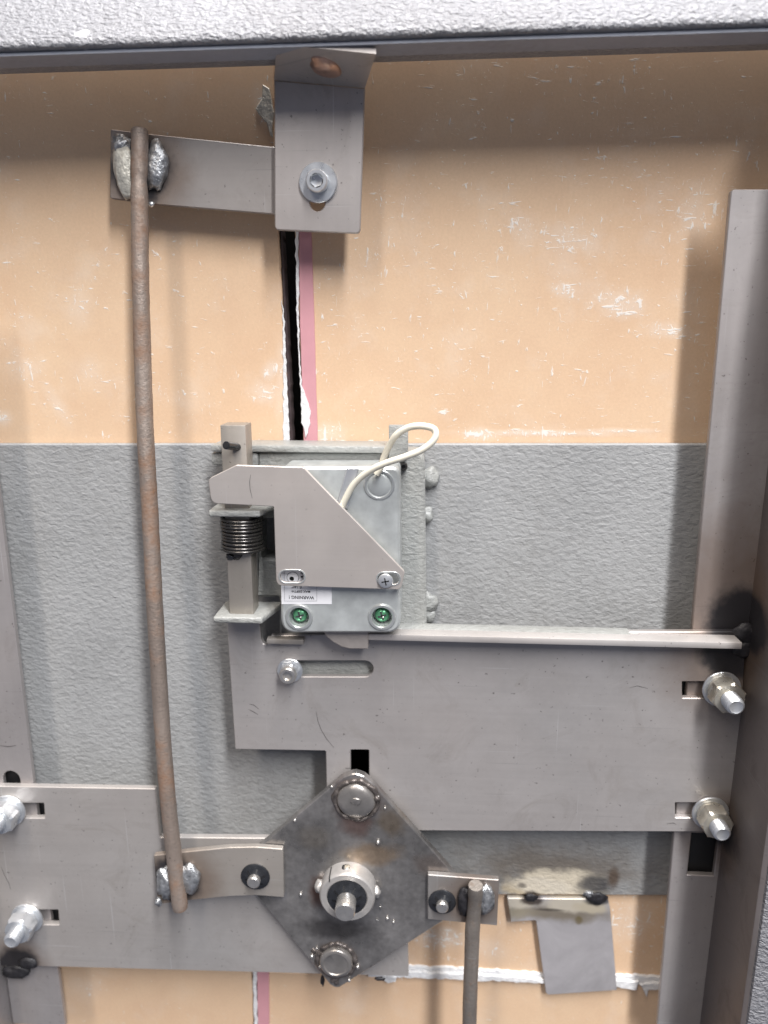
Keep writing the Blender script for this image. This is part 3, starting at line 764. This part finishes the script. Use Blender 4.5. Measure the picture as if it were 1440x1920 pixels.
# ================================================================== COVER PLATE
YC = -.0495
cp = thing('cover_plate', at(640, 1105, YC), 'satin steel hook shaped cover plate over the lock case', 'cover')
out = rounded(pp([(390, 898), (443, 872), (569, 876), (759, 1072), (752, 1106), (518, 1098), (513, 950), (396, 944)], YC), [.0035, .002, .0015, .002, .003, .0035, .0008, .004], 6)
sl = [slot(at2(536, 1081, YC), at2(559, 1081, YC), .0031), slot(at2(719, 1085, YC), at2(738, 1085, YC), .0030)]
plate('sheet', out, YC, .0016, M['cover'], cp, holes=sl, ch=.00035)
for s in sl:
    big = inset(s if area2(s) < 0 else s[::-1], .0007)
    plate('slot_rim', big, YC - .00025, .0003, M['zamak_hi'], cp, holes=[s], ch=.0001)
scribe(cp, [(470, 890), (468, 903), (469, 918), (473, 934)], YC - .0001, .00014, 'scratch')
b_ = at(723, 1088, YC)
s = lathe('screw', b_, (0, -1, 0), [(.0012, -.002), (.0018, 0), (.0036, .0001), (.0038, .0008), (.0034, .0017), (.0022, .0021), (0, .0022)], M['zinc'], cp, 30, 40)
for a in (.2, .2 + math.pi / 2):
    d = Vector((math.cos(a), 0, math.sin(a))); n_ = Vector((-d.z, 0, d.x)); cc = b_ + Vector((0, -.00225, 0))
    v = [cc + d * .0019 + n_ * .0003, cc - d * .0019 + n_ * .0003, cc - d * .0019 - n_ * .0003, cc + d * .0019 - n_ * .0003]
    v += [q + Vector((0, .001, 0)) for q in v]
    link('cross_recess', mesh('cross_recess', v, [(0, 1, 2, 3), (0, 1, 5, 4), (1, 2, 6, 5), (2, 3, 7, 6), (3, 0, 4, 7), (4, 5, 6, 7)]), M['spring'], s)

# ================================================================== CABLE
path = [(636, 962, -.0463), (648, 935, -.0475), (664, 908, -.0490), (690, 885, -.052), (722, 869, -.055), (758, 857, -.057), (792, 843, -.058), (814, 824, -.058), (815, 806, -.057),
        (795, 799, -.056), (768, 801, -.054), (744, 815, -.052), (729, 837, -.049), (719, 860, -.0468), (714, 876, -.0462), (706, 890, -.0462)]
o = tube('cable', smooth_path([at(*p) for p in path], 8), .0016, M['cable'], None, 14)
setp(o, 'cream coloured cable looping up from behind the cover plate', 'cable')

# ================================================================== TOP BRACKET AND ITS BOLT
YB = -.0225
tb = thing('top_bracket', at(597, 436, YB), 'bare steel bent bracket hanging below the pale grey top rail', 'bracket')
out = rounded(pp([(514, 150), (684, 165), (675, 438), (515, 431)], YB), [0, 0, .0022, .0022], 5)
c = at2(597, 345, YB)
plate('leaf', out, YB, .003, M['steel_br'], tb, holes=[slot((c[0], c[1] + .004), at2(595, 381, YB), .0036)], ch=.0005)
A = [at(514, 150.5, YB), at(684, 165.5, YB), at(705, 101, -.052), at(519, 83, -.052)]
off = Vector((0, .0012, .0028))
v = A + [p + off for p in A]
link('folded_tab', mesh('folded_tab', v, [(0, 1, 2, 3), (4, 5, 6, 7), (0, 1, 5, 4), (1, 2, 6, 5), (2, 3, 7, 6), (3, 0, 4, 7)]), M['steel_br'], tb)
nrm = (A[1] - A[0]).cross(A[3] - A[0]).normalized()
if nrm.y > 0: nrm = -nrm
pc = (A[0] + A[1]) / 2 * .48 + (A[2] + A[3]) / 2 * .52 + (A[1] - A[0]) * .03
me = blob_mesh('plug_weld', (0, 0, 0), (.0085, .0062, .0022), seed=71, amp=.2)
me.transform(Matrix.Translation(pc) @ nrm.to_track_quat('Z', 'X').to_matrix().to_4x4())
link('plug_weld', me, M['copper'], tb, 180)
b_ = at(597, 343, YB)
t = thing('bracket_bolt', b_, 'socket head zinc bolt with wide washer on the top bracket', 'bolt')
lathe('washer', b_, (0, -1, 0), [(.003, 0), (.0086, 0), (.0091, .0004), (.0091, .0012), (.0087, .0016), (.003, .0016)], M['zinc'], t, 40)
lathe('head', b_ + Vector((0, -.0016, 0)), (0, -1, 0), [(.0050, 0), (.0052, .0004), (.0052, .0040), (.0046, .0048), (.0032, .0048)], M['zinc'], t, 36, 40)
lathe('socket', b_ + Vector((0, -.0016, 0)), (0, -1, 0), [(.0032, .0048), (.0029, .0044), (.0029, .0018), (0, .0012)], M['zinc'], t, 6, 20, phase=.3)
lathe('shank', b_ + Vector((0, .014, 0)), (0, -1, 0), [(.0027, 0), (.0027, .014)], M['zinc'], t, 16)
# grey filler smear beside the bracket
o = plate('sealant_smear', rough_edge(pp([(492, 160), (505, 165), (511, 200), (512, 258), (504, 250), (498, 228), (486, 210), (478, 205), (490, 185)], -.0012), .003, .002, 17), -.0012, .0011, M['weld_cream'], br)
# ================================================================== LONG LINK ROD
YU, YK = -.0165, -.0380
lr = thing('linkage_rod', at(338, 1706, -.043), 'long brown steel rod welded to a flat arm at each end', 'linkage')
out = rounded(pp([(207, 242), (290, 252), (520, 276), (520, 402), (300, 384), (206, 372)], YU), [.0006, 0, .001, .001, 0, .001], 3)
plate('arm', out, YU, .003, M['steel_arm'], lr)
out = rounded(pp([(288, 1604), (360, 1596), (430, 1589), (480, 1588), (530, 1592), (532, 1683), (480, 1679), (430, 1681), (360, 1688), (296, 1696)], YK), .0006, 2)
plate('lower_link', out, YK, .003, M['steel_link'], lr)
rod = [(262, 241), (262, 290), (261, 340), (262, 400), (263, 500), (266, 620), (272, 800), (281, 960), (291, 1150), (303, 1350), (315, 1500), (327, 1610), (338, 1703)]
def ydep(py):
    s = (py - 241) / (1703 - 241); return (YU - .0042) * (1 - s) + (YK - .0040) * s
P = smooth_path([at(a, b_, ydep(b_)) for a, b_ in rod], 10)
n_ = len(P); rr = [.00400 * (.86 if i == 0 else .97 if i == 1 else 1) * (1 - .12 * math.exp(-((i / n_ - .16) / .02) ** 2)) * (1.0 + .12 * i / n_) for i in range(n_)]; rr[-1] *= .93
tube('rod', P, rr, M['rod'], lr, 18, wob=.05)
blob('weld_bead', at(236, 318, YU - .001), (.0062, .0036, .0125), M['weld_cream'], lr, seed=81, amp=.3, freq=1.8, rot=-.05)
blob('weld_bead', at(228, 272, YU - .001), (.0045, .003, .005), M['weld_bright'], lr, seed=82, amp=.5, freq=2.5)
blob('weld_bead', at(293, 312, YU - .001), (.0056, .0036, .0118), M['weld_bright'], lr, seed=83, amp=.25, freq=1.5, rot=.1)
blob('weld_drip', at(284, 383, YU - .001), (.0014, .0014, .0014), M['zinc'], lr, seed=84, amp=.2)
blob('weld_bead', at(313, 1655, YK - .001), (.0056, .0036, .0105), M['weld_bright'], lr, seed=85, amp=.4, freq=2.0)
blob('weld_bead', at(355, 1648, YK - .001), (.0066, .0036, .0105), M['weld_bright'], lr, seed=86, amp=.25, freq=1.5)
blob('weld_drip', at(297, 1690, YK - .001), (.0020, .002, .0026), M['weld_bright'], lr, seed=87, amp=.4)

# ================================================================== DIAMOND PLATE
YD = -.0345
dp = thing('diamond_plate', at(628, 1845, YD), 'heat darkened diamond shaped pivot plate with welded round studs', 'pivot plate')
out = rounded(pp([(668, 1436), (894, 1686), (628, 1858), (438, 1628)], YD), [.0125, .006, .006, .006], 8)
out = rough_edge(out, .01, .0003, 3)
plate('panel', out, YD, .0045, M['diamond'], dp, ch=.0006)
b_ = at(668, 1500, YD)
lathe('round_stud', b_, (0, -1, 0), [(.0108, -.001), (.0107, .0010), (.0098, .0024), (.0070, .0033), (.0035, .0036), (0, .0037)], M['stud_dark'], dp, 40, 60, wob=.05, seed=2)
blob('stud_nub', b_ + Vector((.0002, -.0035, .0016)), (.0030, .0006, .0024), M['stud_dark'], dp, seed=91, amp=.3)
b2 = at(631, 1800, YD)
lathe('round_stud', b2, (0, -1, 0), [(.0100, -.001), (.0098, .0026), (.0090, .0034), (.0074, .0036), (.0070, .0031), (0, .0031)], M['stud_dark'], dp, 40, 50, wob=.03, seed=5)
for (cc, r0, sd) in ((b_, .0120, 1), (b2, .0112, 6)):
    rnd = random.Random(sd); n_ = 90; P = []; RR = []
    for k in range(n_ + 1):
        a = 2 * math.pi * k / n_; q = r0 * (1.0 + .05 * noise.noise(Vector((math.cos(a) * 2.2 + sd, math.sin(a) * 2.2, 0))))
        P.append(cc + Vector((math.cos(a) * q, -.0001, math.sin(a) * q)))
        RR.append(.0013 * (1 + .7 * noise.noise(Vector((math.cos(a) * 4.5, math.sin(a) * 4.5, sd * 2.0)))))
    tube('weld_ring', P, RR, M['slag'], dp, 10, 180, caps=False, wob=.5, seed=sd)
ms = []; rnd = random.Random(12)
for k in range(18): ms.append(blob_mesh('b', at(592 + k * 2.6 + rnd.uniform(-6, 6), 1780 + k * 3.6 + rnd.uniform(-5, 5), YD + .0002), (rnd.uniform(.0014, .0028), .0011, rnd.uniform(.0012, .0024)), seed=k, amp=.5, sub=2))
for k in range(0): ms.append(blob_mesh('b', at(rnd.gauss(668, 22), rnd.uniform(1540, 1575), YD - .0001), [rnd.uniform(.0006, .0014)] * 3, seed=k, amp=.5, sub=2))
setp(join_meshes('slag_crust', ms, M['slag'], dp, 180), kind='stuff')
ms = []
for (px, py, s) in ((553, 1538, .0011), (709, 1579, .0015), (564, 1677, .0011), (738, 1729, .0009), (726, 1722, .0011), (671, 1813, .0014), (709, 1494, .0010), (722, 1515, .0008), (585, 1793, .0013), (594, 1778, .0009), (707, 1725, .0006), (713, 1701, .0006), (622, 1475, .0010), (655, 1838, .0012), (600, 1812, .0012)):
    ms.append(blob_mesh('b', at(px, py, YD - .0006), (s * .8, s, s), seed=int(px), amp=.15, sub=2))
setp(join_meshes('weld_spatter', ms, M['bare'], dp, 180), kind='stuff')
# pins with push-on star washers
def star_washer(parent, base, r, rin, h=.0010):
    w_ = lathe('push_nut', base, (0, -1, 0), [(r, 0), (r, .0006), (r * .93, .0010), (r * .72, .0012), (rin, .0030)], M['black_clip'], parent, 36, 50)
    for k in range(6):
        a = k * math.pi / 3 + .26; d = Vector((math.cos(a), 0, math.sin(a))); n_ = Vector((-d.z, 0, d.x)) * .00030
        p1 = base + d * rin * 1.02 + Vector((0, -.00315, 0)); p2 = base + d * r * .70 + Vector((0, -.00145, 0))
        link('slit', mesh('slit', [p1 + n_, p1 - n_, p2 - n_, p2 + n_], [(0, 1, 2, 3)]), M['black'], w_)
    return w_
def pin(px, py, r, L, rw, ybase):
    b_ = at(px, py, ybase)
    p_ = lathe('pivot_pin', b_ + Vector((0, .006, 0)), (0, -1, 0), [(r, 0), (r, .006 + L - .0006), (r * .82, .006 + L), (0, .006 + L)], M['bare'], dp, 26, 35)
    lathe('push_nut', b_, (0, -1, 0), [(rw, 0), (rw, .0006), (rw * .93, .0010), (rw * .72, .0012), (r, .0028)], M['black_clip'], p_, 36, 50)
    for k in range(6):
        a = k * math.pi / 3 + .26; d = Vector((math.cos(a), 0, math.sin(a))); n_ = Vector((-d.z, 0, d.x)) * .0005
        p1 = b_ + d * r * 1.02 + Vector((0, -.0030, 0)); p2 = b_ + d * rw * .72 + Vector((0, -.00145, 0))
        link('slit', mesh('slit', [p1 + n_, p1 - n_, p2 - n_, p2 + n_], [(0, 1, 2, 3)]), M['black'], p_)
pin(479, 1643, .0037, .0058, .0084, YK)
pin(829, 1690, .0035, .0056, .0078, YK)

# ================================================================== SPINDLE WITH COLLAR
b_ = at(654, 1660, YD)
spn = thing('spindle', b_, 'round steel spindle and split collar in the middle of the diamond plate', 'spindle')
lathe('collar', b_, (0, -1, 0), [(.0158, 0), (.0158, .0086), (.0155, .0094), (.0148, .0100), (.0118, .0100), (.0112, .0094)], M['collar'], spn, 56, 35)
lathe('collar_face', b_, (0, -1, 0), [(.0116, .0095), (.0060, .0088)], M['collar'], spn, 40)
ring = lathe('push_nut', b_ + Vector((0, -.0092, 0)), (0, -1, 0), [(.0112, -.0004), (.0112, .0006), (.0104, .0010), (.0085, .0011), (.0056, .0030)], M['black_clip'], spn, 44, 50)
for k in range(8):
    a = k * math.pi / 4 + .2; d = Vector((math.cos(a), 0, math.sin(a))); n_ = Vector((-d.z, 0, d.x)) * .0004; bb = b_ + Vector((0, -.0092, 0))
    p1 = bb + d * .0057 + Vector((0, -.0032, 0)); p2 = bb + d * .0087 + Vector((0, -.00135, 0))
    link('slit', mesh('slit', [p1 + n_, p1 - n_, p2 - n_, p2 + n_], [(0, 1, 2, 3)]), M['black'], ring)
sh = lathe('shaft', b_ + Vector((0, .02, 0)), (0, -1, 0), [(.0056, 0), (.0056, .0405), (.0051, .0413), (.0028, .0414), (.0006, .0411), (0, .0411)], M['bare'], spn, 36, 30)
blob('set_screw', b_ + Vector((-.0005, -.0045, .0158)), (.0020, .0020, .0007), M['zinc_y'], spn, seed=95, amp=.3)
blob('set_screw_bore', b_ + Vector((-.0016, -.0045, .0157)), (.0017, .0022, .0004), M['black_clip'], spn, seed=96, amp=.2)
box('split', -.0002 + b_.x - .0098, b_.x - .0098 + .0004, b_.y - .0101, b_.y - .001, b_.z + .0100, b_.z + .0127, M['black'], spn, bev=0)
blob('weld_bead', b_ + Vector((-.0162, -.003, .001)), (.003, .0035, .004), M['collar'], spn, seed=97, amp=.35)
blob('weld_bead', b_ + Vector((.0160, -.003, -.001)), (.0025, .003, .003), M['collar'], spn, seed=98, amp=.35)

# ================================================================== SHORT LINK AND LOWER ROD
sl_ = thing('linkage_rod', at(880, 1930, -.043), 'dark steel rod hanging from a small rectangular link plate', 'linkage')
out = rounded(pp([(802, 1640), (936, 1650), (932, 1736), (802, 1724)], YK), .0005, 2)
plate('link_plate', out, YK, .0032, M['steel_link2'], sl_)
rod = [(892, 1660), (890, 1695), (886, 1740), (884, 1800), (881, 1880), (878, 2020)]
P = smooth_path([at(a, c_, YK - (.0068 if i < 1 else .0046)) for i, (a, c_) in enumerate(rod)], 6)
rr = [.0042] * len(P); rr[0] = .0039
for i in range(4, 11): rr[i] = .0039
tube('rod', P, rr, M['rod2'], sl_, 18, wob=.05, seed=4, smooth=50)
blob('weld_bead', at(872, 1690, YK - .001), (.0042, .0032, .0090), M['weld_dark'], sl_, seed=101, amp=.35, freq=2)
blob('weld_bead', at(911, 1686, YK - .001), (.0046, .0030, .0095), M['weld_bright'], sl_, seed=102, amp=.35, freq=2)

# ================================================================== HANGING TAB
YT2 = -.0047
ht = thing('steel_tab', at(1090, 1860, YT2), 'flat grey steel tab hanging below scorched cream welds', 'tab')
out = rounded(pp([(951, 1684), (1140, 1686), (1144, 1702), (1157, 1857), (1024, 1866), (1005, 1726), (958, 1729)], YT2), [.0006, .001, 0, .0005, .0025, .001, .001], 4)
plate('sheet', out, YT2, .003, M['steel_tab'], ht)
blob('weld_bead', at(1120, 1684, YT2 + .0004), (.0065, .0022, .0040), M['weld_dark'], ht, seed=113, amp=.25, freq=1.6)
blob('weld_bead', at(1104, 1675, YT2 + .001), (.0034, .0020, .0022), M['weld_bright'], ht, seed=115, amp=.4, freq=2.5)
blob('weld_crater', at(996, 1683, YT2 + .0004), (.0042, .0010, .0028), M['weld_dark'], ht, seed=114, amp=.25, freq=1.6)
